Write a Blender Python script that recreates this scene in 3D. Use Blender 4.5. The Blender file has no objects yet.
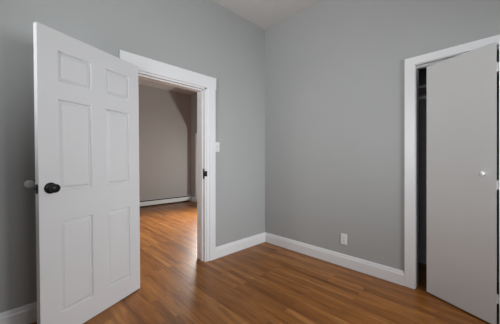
import bpy, bmesh, math
from mathutils import Matrix, Vector

C = bpy.context.scene.collection
PI = math.pi

# ------------------------------------------------------------------ camera
EYE = 1.15
cam_d = bpy.data.cameras.new('camera')
cam = bpy.data.objects.new('camera', cam_d)
C.objects.link(cam)
cam_d.sensor_width = 36.0
cam_d.sensor_fit = 'HORIZONTAL'
cam_d.lens = 36.0 * 240.0 / 500.0
cam_d.clip_start = 0.02
cam.location = (0, 0, EYE)
cam.rotation_euler = (PI / 2, 0, math.radians(-44.5))
bpy.context.scene.camera = cam

# ------------------------------------------------------------------ world, daylight, exposure
sc = bpy.context.scene
sc.view_settings.view_transform = 'Standard'
sc.view_settings.look = 'None'
sc.view_settings.exposure = 0.0
sc.view_settings.gamma = 1.0
sc.view_settings.use_curve_mapping = False
w = bpy.data.worlds.new('sky')
sc.world = w
w.use_nodes = True
bg = w.node_tree.nodes['Background']
bg.inputs['Color'].default_value = (0.80, 0.90, 1.0, 1)
bg.inputs['Strength'].default_value = 0.2


def daylight(name, loc, aim, size, size_y, power, col, spread=180):
    d = bpy.data.lights.new(name, 'AREA')
    d.shape = 'RECTANGLE'
    d.size, d.size_y = size, size_y
    d.energy = power
    d.color = col
    d.spread = math.radians(spread)
    o = bpy.data.objects.new(name, d)
    C.objects.link(o)
    o.location = loc
    o.rotation_euler = (Vector(aim) - Vector(loc)).to_track_quat('-Z', 'Y').to_euler()
    return o


# windows of the near room (behind the camera) and of the room beyond the doorway, with added hall lamps
SKY = (0.96, 0.985, 1.0)
daylight('daylight_back', (1.70, -1.47, 1.60), (1.70, 1.0, 1.05), .90, 1.20, 21.5, (.925, .96, 1.0), 94)
daylight('daylight_back_second', (.70, -1.47, 1.60), (.70, 1.0, 1.2), .90, 1.20, 5.0, (.925, .96, 1.0), 100)
daylight('daylight_side', (-1.07, .20, 1.60), (1.0, .20, 1.4), .90, 1.20, 4.0, SKY, 100)
daylight('daylight_side_ground', (-1.07, 1.20, 1.60), (1.0, 1.20, 2.7), .90, 1.20, 20.0, SKY, 110)
daylight('daylight_hall', (3.72, 4.7, 1.35), (2.0, 5.0, .6), 1.5, 1.10, 4, (1.0, .97, .93))
daylight('daylight_hall_sky', (3.72, 4.80, 1.40), (1.55, 3.6, 0), 1.2, 1.0, 52, (1.0, .975, .95), 96)
daylight('hall_shadow_lamp', (4.62, 3.2, .48), (3.0, 6.0, 1.9), .14, .14, 33, (1.0, .96, .92), 150)  # small lamp added low outside to cast the diagonal corner shadow
daylight('hall_fill_left', (-2.57, 4.6, 1.5), (1.0, 4.6, 1.3), 1.5, 1.30, 26, (1.0, .97, .93))  # soft fill added to even out the room beyond


# ------------------------------------------------------------------ materials
def mat(name, col, rough=0.6, metal=0.0, bump=0.0, bscale=120.0, spec=0.5):
    m = bpy.data.materials.new(name)
    m.use_nodes = True
    nt = m.node_tree
    p = nt.nodes['Principled BSDF']
    p.inputs['Roughness'].default_value = rough
    p.inputs['Metallic'].default_value = metal
    p.inputs['Specular IOR Level'].default_value = spec
    tc = nt.nodes.new('ShaderNodeTexCoord')
    n = nt.nodes.new('ShaderNodeTexNoise')
    n.inputs['Scale'].default_value = 3.0
    n.inputs['Detail'].default_value = 3.0
    nt.links.new(tc.outputs['Object'], n.inputs['Vector'])
    mx = nt.nodes.new('ShaderNodeMix')
    mx.data_type = 'RGBA'
    mx.inputs[6].default_value = (*[c * 0.97 for c in col], 1)
    mx.inputs[7].default_value = (*[min(1, c * 1.03) for c in col], 1)
    nt.links.new(n.outputs['Fac'], mx.inputs[0])
    nt.links.new(mx.outputs[2], p.inputs['Base Color'])
    if bump:
        n2 = nt.nodes.new('ShaderNodeTexNoise')
        n2.inputs['Scale'].default_value = bscale
        n2.inputs['Detail'].default_value = 2.0
        nt.links.new(tc.outputs['Object'], n2.inputs['Vector'])
        b = nt.nodes.new('ShaderNodeBump')
        b.inputs['Strength'].default_value = bump
        b.inputs['Distance'].default_value = 0.002
        nt.links.new(n2.outputs['Fac'], b.inputs['Height'])
        nt.links.new(b.outputs['Normal'], p.inputs['Normal'])
    return m


def floor_mat():
    m = bpy.data.materials.new('oak_strip_floor')
    m.use_nodes = True
    nt = m.node_tree
    L = nt.links.new
    p = nt.nodes['Principled BSDF']
    tc = nt.nodes.new('ShaderNodeTexCoord')
    mp = nt.nodes.new('ShaderNodeMapping')
    mp.inputs['Rotation'].default_value = (0, 0, PI / 2)
    L(tc.outputs['Object'], mp.inputs['Vector'])

    def brick(c1, c2, mortar, off, bw):
        b = nt.nodes.new('ShaderNodeTexBrick')
        b.offset = off
        b.offset_frequency = 2
        b.inputs['Scale'].default_value = 1.0
        b.inputs['Brick Width'].default_value = bw
        b.inputs['Row Height'].default_value = 0.057
        b.inputs['Mortar Size'].default_value = 0.0009
        b.inputs['Mortar Smooth'].default_value = 0.3
        b.inputs['Bias'].default_value = 0.0
        b.inputs['Color1'].default_value = c1
        b.inputs['Color2'].default_value = c2
        b.inputs['Mortar'].default_value = mortar
        L(mp.outputs['Vector'], b.inputs['Vector'])
        return b
    b = brick((0, 0, 0, 1), (1, 1, 1, 1), (0.5, 0.5, 0.5, 1), 0.37, 0.83)
    ramp = nt.nodes.new('ShaderNodeValToRGB')
    e = ramp.color_ramp.elements
    e[0].position, e[0].color = 0.0, FLOOR_TONES[0]
    e[1].position, e[1].color = 1.0, FLOOR_TONES[3]
    x = e.new(0.3); x.color = FLOOR_TONES[1]
    x = e.new(0.7); x.color = FLOOR_TONES[2]
    L(b.outputs['Color'], ramp.inputs['Fac'])
    # grain, stretched along the strips
    mp2 = nt.nodes.new('ShaderNodeMapping')
    mp2.inputs['Scale'].default_value = (38.0, 2.6, 1.0)
    L(tc.outputs['Object'], mp2.inputs['Vector'])
    # each strip gets its own grain offset
    off = nt.nodes.new('ShaderNodeVectorMath')
    off.operation = 'MULTIPLY_ADD'
    off.inputs[1].default_value = (7.0, 13.0, 5.0)
    L(b.outputs['Color'], off.inputs[0])
    L(mp2.outputs['Vector'], off.inputs[2])
    g = nt.nodes.new('ShaderNodeTexNoise')
    g.inputs['Scale'].default_value = 1.0
    g.inputs['Detail'].default_value = 5.0
    g.inputs['Roughness'].default_value = 0.62
    g.inputs['Distortion'].default_value = 0.6
    L(off.outputs['Vector'], g.inputs['Vector'])
    gr = nt.nodes.new('ShaderNodeValToRGB')
    ge = gr.color_ramp.elements
    ge[0].position, ge[0].color = 0.34, (0.62, 0.56, 0.50, 1)
    ge[1].position, ge[1].color = 0.60, (1.10, 1.08, 1.06, 1)
    L(g.outputs['Fac'], gr.inputs['Fac'])
    mul = nt.nodes.new('ShaderNodeMix')
    mul.data_type = 'RGBA'; mul.blend_type = 'MULTIPLY'
    mul.inputs[0].default_value = 1.0
    L(ramp.outputs['Color'], mul.inputs[6])
    L(gr.outputs['Color'], mul.inputs[7])
    # seams between strips
    seam = nt.nodes.new('ShaderNodeMix')
    seam.data_type = 'RGBA'
    seam.inputs[7].default_value = (0.045, 0.018, 0.006, 1)
    sf = nt.nodes.new('ShaderNodeMath'); sf.operation = 'MULTIPLY'
    sf.inputs[1].default_value = 0.5
    L(b.outputs['Fac'], sf.inputs[0])
    L(sf.outputs[0], seam.inputs[0])
    L(mul.outputs[2], seam.inputs[6])
    L(seam.outputs[2], p.inputs['Base Color'])
    p.inputs['Roughness'].default_value = 0.36
    p.inputs['Specular IOR Level'].default_value = 0.33
    bp = nt.nodes.new('ShaderNodeBump')
    bp.inputs['Strength'].default_value = 0.12
    bp.inputs['Distance'].default_value = 0.002
    L(g.outputs['Fac'], bp.inputs['Height'])
    L(bp.outputs['Normal'], p.inputs['Normal'])
    return m


def pane_mat():
    m = bpy.data.materials.new('window_glass')
    m.use_nodes = True
    nt = m.node_tree
    nt.nodes.remove(nt.nodes['Principled BSDF'])
    out = nt.nodes['Material Output']
    t = nt.nodes.new('ShaderNodeBsdfTransparent')
    t.inputs['Color'].default_value = (0.97, 0.99, 0.98, 1)
    g = nt.nodes.new('ShaderNodeBsdfGlossy')
    g.inputs['Roughness'].default_value = 0.02
    mx = nt.nodes.new('ShaderNodeMixShader')
    mx.inputs[0].default_value = 0.06
    nt.links.new(t.outputs[0], mx.inputs[1])
    nt.links.new(g.outputs[0], mx.inputs[2])
    nt.links.new(mx.outputs[0], out.inputs['Surface'])
    return m


FLOOR_TONES = [(0.215, 0.075, 0.013, 1), (0.285, 0.105, 0.020, 1), (0.330, 0.130, 0.027, 1), (0.40, 0.170, 0.044, 1)]
M_WALL = mat('grey_wall_paint', (0.402, 0.407, 0.403), 0.55, bump=0.12, bscale=160)
M_HALL = mat('greige_wall_paint', (0.42, 0.392, 0.387), 0.6, bump=0.12, bscale=160)
M_CEIL = mat('ceiling_paint', (0.62, 0.60, 0.585), 0.8, bump=0.15, bscale=90)
M_TRIM = mat('white_trim_paint', (0.80, 0.80, 0.81), 0.35)
M_DOOR = mat('white_door_paint', (0.74, 0.74, 0.745), 0.3)
M_SLAB = mat('bifold_paint', (0.72, 0.72, 0.72), 0.42)
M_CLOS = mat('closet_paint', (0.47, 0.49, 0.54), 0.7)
M_BLACK = mat('black_metal', (0.009, 0.009, 0.010), 0.38, spec=0.3)
M_DARK = mat('dark_slot', (0.02, 0.02, 0.02), 0.7)
M_PORC = mat('white_porcelain', (0.88, 0.90, 0.88), 0.18)
M_PLAST = mat('white_plastic', (0.80, 0.80, 0.80), 0.3)
M_STEEL = mat('brushed_steel', (0.55, 0.55, 0.54), 0.35, metal=1.0)
M_GLASS = pane_mat()
M_FLOOR = floor_mat()
M_DUST = mat('grey_ground', (0.35, 0.35, 0.34), 0.9)


# ------------------------------------------------------------------ builders
def box(bm, x0, x1, y0, y1, z0, z1, bevel=0.0):
    r = bmesh.ops.create_cube(bm, size=1.0)
    vs = r['verts']
    for v in vs:
        v.co = Vector(((x0 + x1) / 2 + v.co.x * (x1 - x0), (y0 + y1) / 2 + v.co.y * (y1 - y0), (z0 + z1) / 2 + v.co.z * (z1 - z0)))
    if bevel:
        es = list({e for v in vs for e in v.link_edges})
        bmesh.ops.bevel(bm, geom=es, offset=bevel, segments=2, profile=0.7, affect='EDGES')


def lathe(bm, prof, n=28, mtx=None):
    """Revolve (radius, height) pairs about local z."""
    rings = []
    for r, h in prof:
        if r < 1e-6:
            rings.append([bm.verts.new((0, 0, h))])
        else:
            rings.append([bm.verts.new((r * math.cos(2 * PI * k / n), r * math.sin(2 * PI * k / n), h)) for k in range(n)])
    for a, b in zip(rings, rings[1:]):
        for k in range(n):
            q = [a[k % len(a)], a[(k + 1) % n % len(a)], b[(k + 1) % n % len(b)], b[k % len(b)]]
            u = []
            for v in q:
                if v not in u:
                    u.append(v)
            if len(u) > 2:
                bm.faces.new(u)
    if mtx is not None:
        bmesh.ops.transform(bm, matrix=mtx, verts=[v for r in rings for v in r])


def extrude_profile(bm, prof, p0, p1, out, up=Vector((0, 0, 1))):
    """Sweep (offset along out, offset along up) outline from p0 to p1."""
    p0, p1, out = Vector(p0), Vector(p1), Vector(out)
    a = [bm.verts.new(p0 + out * d + up * h) for d, h in prof]
    b = [bm.verts.new(p1 + out * d + up * h) for d, h in prof]
    n = len(prof)
    for k in range(n):
        bm.faces.new([a[k], a[(k + 1) % n], b[(k + 1) % n], b[k]])
    bm.faces.new(a)
    bm.faces.new(b[::-1])


def obj(name, bm, m, parent=None, loc=None, smooth=False):
    bmesh.ops.recalc_face_normals(bm, faces=bm.faces[:])
    me = bpy.data.meshes.new(name)
    bm.to_mesh(me)
    bm.free()
    me.materials.append(m)
    if smooth:
        for f in me.polygons:
            f.use_smooth = True
    o = bpy.data.objects.new(name, me)
    C.objects.link(o)
    if parent:
        o.parent = parent
    if loc:
        o.location = loc
    return o


def boxes(name, m, lst, parent=None, bevel=0.0):
    bm = bmesh.new()
    for b in lst:
        box(bm, *b, bevel=bevel)
    return obj(name, bm, m, parent)


def tag(o, label, cat, kind=None, group=None):
    o['label'] = label
    o['category'] = cat
    if kind:
        o['kind'] = kind
    if group:
        o['group'] = group
    return o


def struct(o, label, cat):
    return tag(o, label, cat, 'structure')


def empty(name, loc):
    o = bpy.data.objects.new(name, None)
    o.empty_display_size = 0.1
    C.objects.link(o)
    o.location = loc
    return o


# ------------------------------------------------------------------ room measures (metres; camera stands at x=y=0)
XB = 2.60            # wall with the closet
YA = 2.335           # wall with the doorway
YA2 = 2.475          # its far side
XB2 = 2.72           # closet side of the closet wall
CEIL = 3.06
HCEIL = 3.12
XL, YN = -1.10, -1.50      # the two walls behind the camera
YF = 6.30            # far wall of the room beyond
XR = 3.74            # its right wall
XHL = -2.6           # its left wall
DX0, DX1, DH = 0.787, 1.582, 2.005    # doorway
CY0, CY1, CH = -0.46, 0.503, 2.033    # closet opening
CXB = 3.32           # closet back

# floor
struct(boxes('floor', M_FLOOR, [(XHL - .1, 4.0, YN - .2, YF + .2, -0.12, 0.0)]),
       'oak strip floor of narrow amber boards running through both rooms', 'floor')

# walls of the near room
struct(boxes('wall_left', M_WALL, [(XL - .12, DX0, YA, YA2, 0, HCEIL + .1), (DX1, XR + .12, YA, YA2, 0, HCEIL + .1), (DX0, DX1, YA, YA2, DH, HCEIL + .1)]),
       'grey wall with the open doorway and the light switch', 'wall')
struct(boxes('wall_right', M_WALL, [(XB, XB2, CY1, YA, 0, CEIL), (XB, XB2, YN, CY0, 0, CEIL), (XB, XB2, CY0, CY1, CH, CEIL)]),
       'grey wall with the power outlet and the closet', 'wall')
W1 = (0.20, 2.20, 0.95, 2.25)    # window behind: x0 x1 z0 z1
W2 = (-.30, 1.70, 0.95, 2.25)    # window at the side: y0 y1 z0 z1
struct(boxes('wall_back', M_WALL, [(XL - .12, W1[0], YN - .12, YN, 0, CEIL), (W1[1], XB2, YN - .12, YN, 0, CEIL),
                                   (W1[0], W1[1], YN - .12, YN, 0, W1[2]), (W1[0], W1[1], YN - .12, YN, W1[3], CEIL)]),
       'grey window wall behind the viewer facing the doorway', 'wall')
struct(boxes('wall_side', M_WALL, [(XL - .12, XL, YN, W2[0], 0, CEIL), (XL - .12, XL, W2[1], YA, 0, CEIL),
                                   (XL - .12, XL, W2[0], W2[1], 0, W2[2]), (XL - .12, XL, W2[0], W2[1], W2[3], CEIL)]),
       'grey window wall beside the viewer facing the closet', 'wall')
struct(boxes('ceiling', M_CEIL, [(XL - .12, XB2, YN - .12, YA, CEIL, CEIL + .12)]),
       'off-white ceiling over the grey corner with the closet', 'ceiling')

# walls of the room beyond
struct(boxes('wall_far', M_HALL, [(XHL - .12, XR + .12, YF, YF + .12, 0, HCEIL + .1)]),
       'shaded greige far wall above the baseboard heater', 'wall')
W3 = (3.70, 5.97, 0.10, 1.98)    # hall window: y0 y1 z0 z1
struct(boxes('wall_hall_right', M_HALL, [(XR, XR + .12, YA2, W3[0], 0, HCEIL + .1), (XR, XR + .12, W3[1], YF, 0, HCEIL + .1),
                                         (XR, XR + .12, W3[0], W3[1], 0, W3[2]), (XR, XR + .12, W3[0], W3[1], W3[3], HCEIL + .1)]),
       'narrow strip of greige side wall seen past the doorway jamb', 'wall')
W4 = (3.80, 5.40, 0.80, 2.20)    # added unseen hall window for the left fill: y0 y1 z0 z1
struct(boxes('wall_hall_left', M_HALL, [(XHL - .12, XHL, YA2, W4[0], 0, HCEIL + .1), (XHL - .12, XHL, W4[1], YF, 0, HCEIL + .1),
                                        (XHL - .12, XHL, W4[0], W4[1], 0, W4[2]), (XHL - .12, XHL, W4[0], W4[1], W4[3], HCEIL + .1)]),
       'greige side wall of the room beyond, hidden by the open door', 'wall')
struct(boxes('ceiling_hall', M_CEIL, [(XHL - .12, XR + .12, YA2, YF, HCEIL, HCEIL + .12)]),
       'tan shaded ceiling seen through the top of the doorway', 'ceiling')

# closet shell
struct(boxes('wall_closet', M_CLOS, [(CXB, CXB + .1, -1.1, 1.0, 0, 2.6), (XB2, CXB, 0.9, 1.0, 0, 2.6), (XB2, CXB, -1.1, -1.0, 0, 2.6)]),
       'dark closet walls glimpsed through the gap beside the bifold door', 'wall')
struct(boxes('ceiling_closet', M_CLOS, [(XB2, CXB + .1, -1.1, 1.0, 2.6, 2.7)]), 'unlit closet ceiling above the bifold door', 'ceiling')


# windows (out of view, they let the daylight in)
def window(n, axis, a0, a1, z0, z1, wall_in, depth, side, label):
    """side = +1 when the room lies on the + side of wall_in"""
    def bx(u0, u1, d0, d1, zz0, zz1):
        lo, hi = sorted((wall_in + d0 * side, wall_in + d1 * side))
        return (u0, u1, lo, hi, zz0, zz1) if axis == 'x' else (lo, hi, u0, u1, zz0, zz1)
    f = 0.02 if n == 1 else 0.035
    r = boxes('window_%d' % n, M_TRIM, [bx(a0, a0 + f, -depth, 0, z0, z1), bx(a1 - f, a1, -depth, 0, z0, z1),
                                        bx(a0, a1, -depth, 0, z0, z0 + f), bx(a0, a1, -depth, 0, z1 - f, z1)])
    struct(r, label, 'window')
    c = 0.075
    boxes('casing', M_TRIM, [bx(a0 - c, a0, 0, .018, z0 - .02, z1 + c), bx(a1, a1 + c, 0, .018, z0 - .02, z1 + c),
                             bx(a0 - c, a1 + c, 0, .018, z1, z1 + c)], r)
    boxes('sill', M_TRIM, [bx(a0 - c - .02, a1 + c + .02, -.01, .045, z0 - .03, z0)], r, bevel=.004)
    zm = (z0 + z1) / 2
    if z0 > .5:
        boxes('sash', M_TRIM, [bx(a0 + f, a1 - f, -depth * .75, -depth * .5, zm - .02, zm + .02)], r)
    boxes('pane', M_GLASS, [bx(a0 + f, a1 - f, -depth * .66, -depth * .62, z0 + f, z1 - f)], r)
    return r


window(1, 'y', W3[0], W3[1], W3[2], W3[3], XR, .12, -1, 'tall glazed window in the side wall of the room beyond')
window(2, 'x', W1[0], W1[1], W1[2], W1[3], YN, .12, 1, 'white framed window behind the viewer facing the doorway')
window(3, 'y', W2[0], W2[1], W2[2], W2[3], XL, .12, 1, 'white framed window beside the viewer facing the closet')

window(4, 'y', W4[0], W4[1], W4[2], W4[3], XHL, .12, 1, 'added unseen window for the left hall fill light')  # added to go with the hall fill lamp

# ------------------------------------------------------------------ baseboards
BH = 0.132
PROF = [(0, 0), (.020, 0), (.020, BH - .035), (.016, BH - .026), (.013, BH - .008), (.008, BH), (0, BH)]


def base(name, runs, label, m=M_TRIM):
    bm = bmesh.new()
    for p0, p1, out in runs:
        extrude_profile(bm, PROF, p0, p1, out)
    return struct(obj(name, bm, m), label, 'baseboard')


base('baseboard_left', [((DX1 + .119, YA, 0), (XB, YA, 0), (0, -1, 0))], 'short white baseboard between the doorway and the room corner')
base('baseboard_door', [((XL, YA, 0), (DX0 - .118, YA, 0), (0, -1, 0))], 'white baseboard in the shade behind the open door')
base('baseboard_right', [((XB, CY1 + .08, 0), (XB, YA - .0, 0), (-1, 0, 0))], 'long white baseboard under the outlet, up to the closet')
base('baseboard_hall', [((XR, W3[0] - 1.5, 0), (XR, YF, 0), (-1, 0, 0))], 'small piece of white baseboard beyond the end of the heater')
base('baseboard_closet', [((CXB, -1.0, 0), (CXB, 0.9, 0), (-1, 0, 0))], 'dim baseboard on the back wall inside the closet', M_CLOS)
base('baseboard_back', [((XL, YN, 0), (XB, YN, 0), (0, 1, 0))], 'white baseboard of the window wall behind the viewer')
base('baseboard_side', [((XL, YN, 0), (XL, YA, 0), (1, 0, 0))], 'white baseboard of the window wall beside the viewer')

# ------------------------------------------------------------------ doorway trim
HT = 2.14
t1 = boxes('trim_1', M_TRIM, [
    (DX1 + .002, DX1 + .040, YA - .013, YA, 0, DH + .002), (DX1 + .038, DX1 + .119, YA - .023, YA, 0, DH + .002),
    (DX0 - .040, DX0 - .002, YA - .013, YA, 0, DH + .002), (DX0 - .115, DX0 - .038, YA - .023, YA, 0, DH + .002),
    (DX0 - .122, DX1 + .128, YA - .025, YA, DH - .001, HT)], bevel=.002)
struct(t1, 'wide white casing around the open doorway', 'door casing')
J = .018
t2 = boxes('trim_2', M_TRIM, [
    (DX1 - J, DX1 + .004, YA - .004, YA2 + .02, 0, DH), (DX0 - .004, DX0 + J, YA - .004, YA2 + .02, 0, DH),
    (DX0 - .004, DX1 + .004, YA - .004, YA2 + .02, DH - J, DH + .004),
    (DX1 - J - .012, DX1 - J, YA + .038, YA + .078, 0, DH - J), (DX0 + J, DX0 + J + .012, YA + .038, YA + .078, 0, DH - J),
    (DX0 + J, DX1 - J, YA + .038, YA + .078, DH - J - .012, DH - J)], bevel=.0015)
struct(t2, 'white jamb and stop lining the open doorway', 'door jamb')
bm = bmesh.new()
box(bm, DX1 - J - .003, DX1 - J, YA + .004, YA + .030, .955, 1.072, .001)
box(bm, DX1 - J - .004, DX1 + .003, YA - .019, YA + .004, .985, 1.045, .0015)
sp = obj('strike_plate', bm, M_BLACK, t2)
sp['label'] = 'black metal strike plate'
t3 = boxes('trim_3', M_TRIM, [
    (DX1, DX1 + .11, YA2, YA2 + .02, 0, DH), (DX0 - .11, DX0, YA2, YA2 + .02, 0, DH), (DX0 - .11, DX1 + .11, YA2, YA2 + .02, DH, DH + .11)], bevel=.003)
struct(t3, 'white casing on the far side of the doorway', 'door casing')

# ------------------------------------------------------------------ panel door, swung open
DW, DHT, DT = 0.762, 1.999, 0.035
bm = bmesh.new()
xs = [0, .101, .319, .427, .652, DW]
zs = [0, .150, .760, .960, 1.561, 1.670, 1.876, DHT]


def door_face(y, flip):
    vv = [[bm.verts.new((x, y, z)) for x in xs] for z in zs]
    pan = []
    for i in range(len(zs) - 1):
        for j in range(len(xs) - 1):
            q = [vv[i][j], vv[i][j + 1], vv[i + 1][j + 1], vv[i + 1][j]]
            f = bm.faces.new(q if flip else q[::-1])
            if i in (1, 3, 5) and j in (1, 3):
                pan.append(f)
    return vv, pan


va, pa = door_face(0.0, False)
vb, pb = door_face(-DT, True)
bm.normal_update()


def ring(v):
    return [v[0][j] for j in range(len(xs))] + [v[i][-1] for i in range(1, len(zs))] + \
        [v[-1][j] for j in range(len(xs) - 2, -1, -1)] + [v[i][0] for i in range(len(zs) - 2, 0, -1)]


ra, rb = ring(va), ring(vb)
for k in range(len(ra)):
    bm.faces.new([ra[k], ra[(k + 1) % len(ra)], rb[(k + 1) % len(ra)], rb[k]])
bm.normal_update()
for pans in (pa, pb):
    bmesh.ops.inset_individual(bm, faces=pans, thickness=.003, depth=0)
    bmesh.ops.inset_individual(bm, faces=pans, thickness=.009, depth=-.015)
    bmesh.ops.inset_individual(bm, faces=pans, thickness=.004, depth=0)
    bmesh.ops.inset_individual(bm, faces=pans, thickness=.028, depth=.013)
door = obj('door_1', bm, M_DOOR)
struct(door, 'white six-panel door with black knob standing open against the grey wall', 'door')
dv = Vector((-.687, -.298, 0)).normalized()
ang = math.atan2(dv.y, dv.x)
door.matrix_world = Matrix.Translation(Vector((.8155, 2.250, .008))) @ Matrix.Rotation(ang, 4, 'Z') @ Matrix.Rotation(math.radians(.62), 4, 'Y')
KX, KZ = DW - .062, .985
# black knob on the visible face: rosette + neck + knob, axis along local +y
AX = Matrix.Rotation(-PI / 2, 4, 'X')
bm = bmesh.new()
lathe(bm, [(0, 0), (.035, 0), (.0355, .004), (.033, .009), (.024, .012), (.014, .014), (.012, .020), (.0135, .025), (.021, .030),
           (.027, .039), (.0285, .047), (.027, .055), (.020, .061), (.010, .0635), (0, .064)], 32, AX)
k = obj('doorknob', bm, M_BLACK, door, (KX, 0, KZ), True)
k['label'] = 'black round doorknob'
# the same knob on the wall side
BX = Matrix.Rotation(PI / 2, 4, 'X')
k2 = bpy.data.objects.new('doorknob', k.data)
C.objects.link(k2)
k2.parent = door
k2.location = (KX, -DT, KZ)
k2.rotation_euler = (PI, 0, 0)
k2['label'] = 'black round doorknob on the wall side'
bm = bmesh.new()
box(bm, DW - .0005, DW + .002, -DT / 2 - .012, -DT / 2 + .012, KZ - .028, KZ + .028, .0008)
box(bm, DW, DW + .010, -DT / 2 - .007, -DT / 2 + .006, KZ - .009, KZ + .009, .002)
lt = obj('latch', bm, M_BLACK, door)
for hz in (.22, 1.10, 1.80):
    bm = bmesh.new()
    lathe(bm, [(0, -.045), (.006, -.045), (.0065, -.04), (.0065, .04), (.006, .045), (.003, .049), (0, .05)], 12)
    box(bm, -.001, .0015, -.032, -.001, -.044, .044)
    obj('hinge', bm, M_TRIM, door, (-.004, -DT - .004, hz))

# ------------------------------------------------------------------ closet trim
C1 = .080
t4 = boxes('trim_4', M_TRIM, [
    (XB - .020, XB, CY1, CY1 + C1, 0, CH), (XB - .020, XB, CY0 - C1, CY0, 0, CH), (XB - .020, XB, CY0 - C1, CY1 + C1, CH, CH + .068)], bevel=.003)
struct(t4, 'flat white casing around the closet opening', 'door casing')
t5 = boxes('trim_5', M_TRIM, [
    (XB - .004, XB2 + .004, CY1 - .004, CY1 + .014, 0, CH), (XB - .004, XB2 + .004, CY0 - .014, CY0 + .004, 0, CH),
    (XB - .004, XB2 + .004, CY0, CY1, CH - .004, CH + .012)], bevel=.0015)
struct(t5, 'white jamb lining the closet opening', 'door jamb')

# ------------------------------------------------------------------ bifold closet door
L = Vector((2.585, .417, 0))      # leading edge, on the track
F = Vector((2.379, -.012, 0))     # fold, pushed out into the room
P = Vector((2.603, -.433, 0))     # pivot by the far jamb
BZ, BT = .012, .030
bif = empty('door_2', (2.60, 0, 0))
struct(bif, 'off-white flat bifold closet door standing partly folded open', 'door')


def slab(name, a, b, cut0, cut1):
    d = (b - a); ln = d.length
    bm = bmesh.new()
    pts = [(0, 0), (ln, 0), (ln + cut1, BT), (cut0, BT)]       # the fold edges are bevelled back
    lo = [bm.verts.new((x, y, BZ)) for x, y in pts]
    hi = [bm.verts.new((x, y, 1.985)) for x, y in pts]
    bm.faces.new(lo[::-1]); bm.faces.new(hi)
    for q in range(4):
        bm.faces.new([lo[q], lo[(q + 1) % 4], hi[(q + 1) % 4], hi[q]])
    bmesh.ops.bevel(bm, geom=bm.edges[:], offset=.0015, segments=2, profile=.7, affect='EDGES')
    o = obj(name, bm, M_SLAB, bif)
    o.matrix_basis = Matrix.Translation(a - bif.location) @ Matrix.Rotation(math.atan2(d.y, d.x), 4, 'Z')
    return o, ln


s1, l1 = slab('door_panel', L, F, 0, -.0150)
s2, l2 = slab('door_panel', F + Vector((.004, -.013, 0)), P, .0165, 0)
# knob on the leading leaf, facing the room (local -y)
bm = bmesh.new()
lathe(bm, [(0, 0), (.012, 0), (.0095, .004), (.008, .010), (.0115, .016), (.0165, .021), (.017, .026), (.013, .030), (0, .0315)], 24, BX)
kb = obj('knob', bm, M_TRIM, s1, (l1 - .075, 0, 1.066), True)
kb['label'] = 'small white knob'
for hz in (.20, .99, 1.81):
    bm = bmesh.new()
    box(bm, -.020, .016, -.0015, .0015, -.032, .032)
    lathe(bm, [(0, -.032), (.004, -.032), (.004, .032), (0, .032)], 10)
    h = obj('hinge', bm, M_SLAB, s1, (l1 + .002, .014, hz))
    h.rotation_euler = (0, 0, math.radians(25))
tr = boxes('track', M_STEEL, [(XB + .018, XB + .021, CY0 + .006, CY1 - .006, CH - .030, CH - .004), (XB + .050, XB + .053, CY0 + .006, CY1 - .006, CH - .030, CH - .004),
                              (XB + .018, XB + .053, CY0 + .006, CY1 - .006, CH - .007, CH - .004)])
tr.parent = bif
tr.location = -bif.location
tr['label'] = 'grey metal door track'

# ------------------------------------------------------------------ closet shelf and rod
M_SHELF = mat('closet_shelf_paint', (0.62, 0.62, 0.64), .5)
sh = boxes('closet_shelf', M_SHELF, [(CXB - .33, CXB, -.998, .898, 1.915, 1.935)], bevel=.002)
tag(sh, 'pale shelf high inside the dark closet', 'shelf')
boxes('cleat', M_SHELF, [(CXB - .02, CXB, -.998, .898, 1.84, 1.915), (CXB - .33, CXB - .02, .88, .898, 1.84, 1.915), (CXB - .33, CXB - .02, -.998, -.98, 1.84, 1.915)], sh)
bm = bmesh.new()
lathe(bm, [(0, -.93), (.0165, -.93), (.0165, .93), (0, .93)], 20, Matrix.Translation((CXB - .38, -.05, 1.80)) @ Matrix.Rotation(PI / 2, 4, 'X'))
rod = obj('closet_rod', bm, M_SHELF, smooth=False)
tag(rod, 'pale hanging rod just under the closet shelf', 'closet rod')
for yy in (.880, -.998):
    boxes('rod_bracket', M_SHELF, [(CXB - .405, CXB - .355, yy, yy + .018, 1.77, 1.83)], rod, bevel=.003)

# ------------------------------------------------------------------ baseboard heater in the room beyond
HX0, HX1 = -1.2, 3.69
ht = boxes('baseboard_heater', M_TRIM, [(HX0, HX1, YF - .012, YF, .03, .172), (HX0, HX1, YF - .046, YF, .166, .172)])
tag(ht, 'long low white baseboard heater along the far wall beyond the doorway', 'heater')
bm = bmesh.new()
extrude_profile(bm, [(.062, .036), (.067, .036), (.067, .132), (.062, .140), (.058, .138), (.062, .130)], (HX0, YF, 0), (HX1, YF, 0), (0, -1, 0))
obj('front_cover', bm, M_TRIM, ht)
fin = boxes('heating_fins', M_DARK, [(HX0 + .02, HX1 - .02, YF - .052, YF - .013, .045, .164)], ht)
fin['label'] = 'dark heating element in the slot'
boxes('end_cap', M_TRIM, [(HX1 - .03, HX1, YF - .070, YF, .012, .174)], ht, bevel=.003)
boxes('end_cap', M_TRIM, [(HX0, HX0 + .03, YF - .070, YF, .012, .174)], ht, bevel=.003)
boxes('shade_strip', M_DARK, [(HX0 + .05, HX1 - .05, YF - .050, YF - .006, 0, .034)], ht)  # dark strip standing in for the shaded gap under the heater

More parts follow.
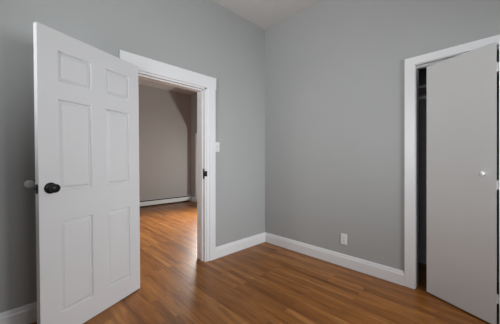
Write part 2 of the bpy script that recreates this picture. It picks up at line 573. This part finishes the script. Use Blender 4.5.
# ------------------------------------------------------------------ light switch and outlet
SX, SZ = 1.738, 1.330
sw = boxes('light_switch', M_PLAST, [(SX - .034, SX + .034, YA - .006, YA, SZ - .0575, SZ + .0575)], bevel=.0025)
tag(sw, 'white light switch plate on the grey wall right of the doorway casing', 'light switch')
boxes('bezel', M_PLAST, [(SX - .006, SX + .006, YA - .009, YA - .005, SZ - .013, SZ + .013)], sw, bevel=.0008)
bm = bmesh.new()
box(bm, -.0042, .0042, -.014, 0, -.005, .005, .001)
tg = obj('toggle', bm, M_PLAST, sw, (SX, YA - .006, SZ + .002))
tg.rotation_euler = (math.radians(-25), 0, 0)
for dz in (-.030, .030):
    bm = bmesh.new()
    lathe(bm, [(0, 0), (.003, 0), (.0028, .001), (0, .0014)], 12, Matrix.Translation((SX, YA - .006, SZ + dz)) @ BX)
    obj('screw', bm, M_STEEL, sw)

OY, OZ = 1.164, .300
ou = boxes('wall_outlet', M_PLAST, [(XB - .006, XB, OY - .035, OY + .035, OZ - .0575, OZ + .0575)], bevel=.0025)
tag(ou, 'white double power outlet low on the grey wall above the baseboard', 'power outlet')
for dz in (-.0195, .0195):
    bm = bmesh.new()
    box(bm, XB - .0085, XB - .005, OY - .0165, OY + .0165, OZ + dz - .0135, OZ + dz + .0135, .003)
    rc = obj('receptacle', bm, M_PLAST, ou)
    bm = bmesh.new()
    box(bm, XB - .0089, XB - .0080, OY - .0078, OY - .0052, OZ + dz - .003, OZ + dz + .0065)
    box(bm, XB - .0089, XB - .0080, OY + .0052, OY + .0078, OZ + dz - .002, OZ + dz + .0055)
    box(bm, XB - .0089, XB - .0080, OY - .0022, OY + .0022, OZ + dz - .0095, OZ + dz - .0055)
    sl = obj('slot', bm, M_DARK, rc)
bm = bmesh.new()
lathe(bm, [(0, 0), (.003, 0), (.0028, .001), (0, .0014)], 12, Matrix.Translation((XB - .006, OY, OZ)) @ Matrix.Rotation(-PI / 2, 4, 'Y'))
obj('screw', bm, M_STEEL, ou)

# white bumper on the wall behind the door, where the knob would hit
bm = bmesh.new()
lathe(bm, [(0, 0), (.029, 0), (.030, .006), (.028, .014), (.022, .021), (.012, .025), (0, .026)], 28, Matrix.Translation((.078, YA, .992)) @ BX)
tag(obj('door_stop', bm, M_PORC, smooth=True), 'white round door bumper on the grey wall behind the door knob', 'door stop')
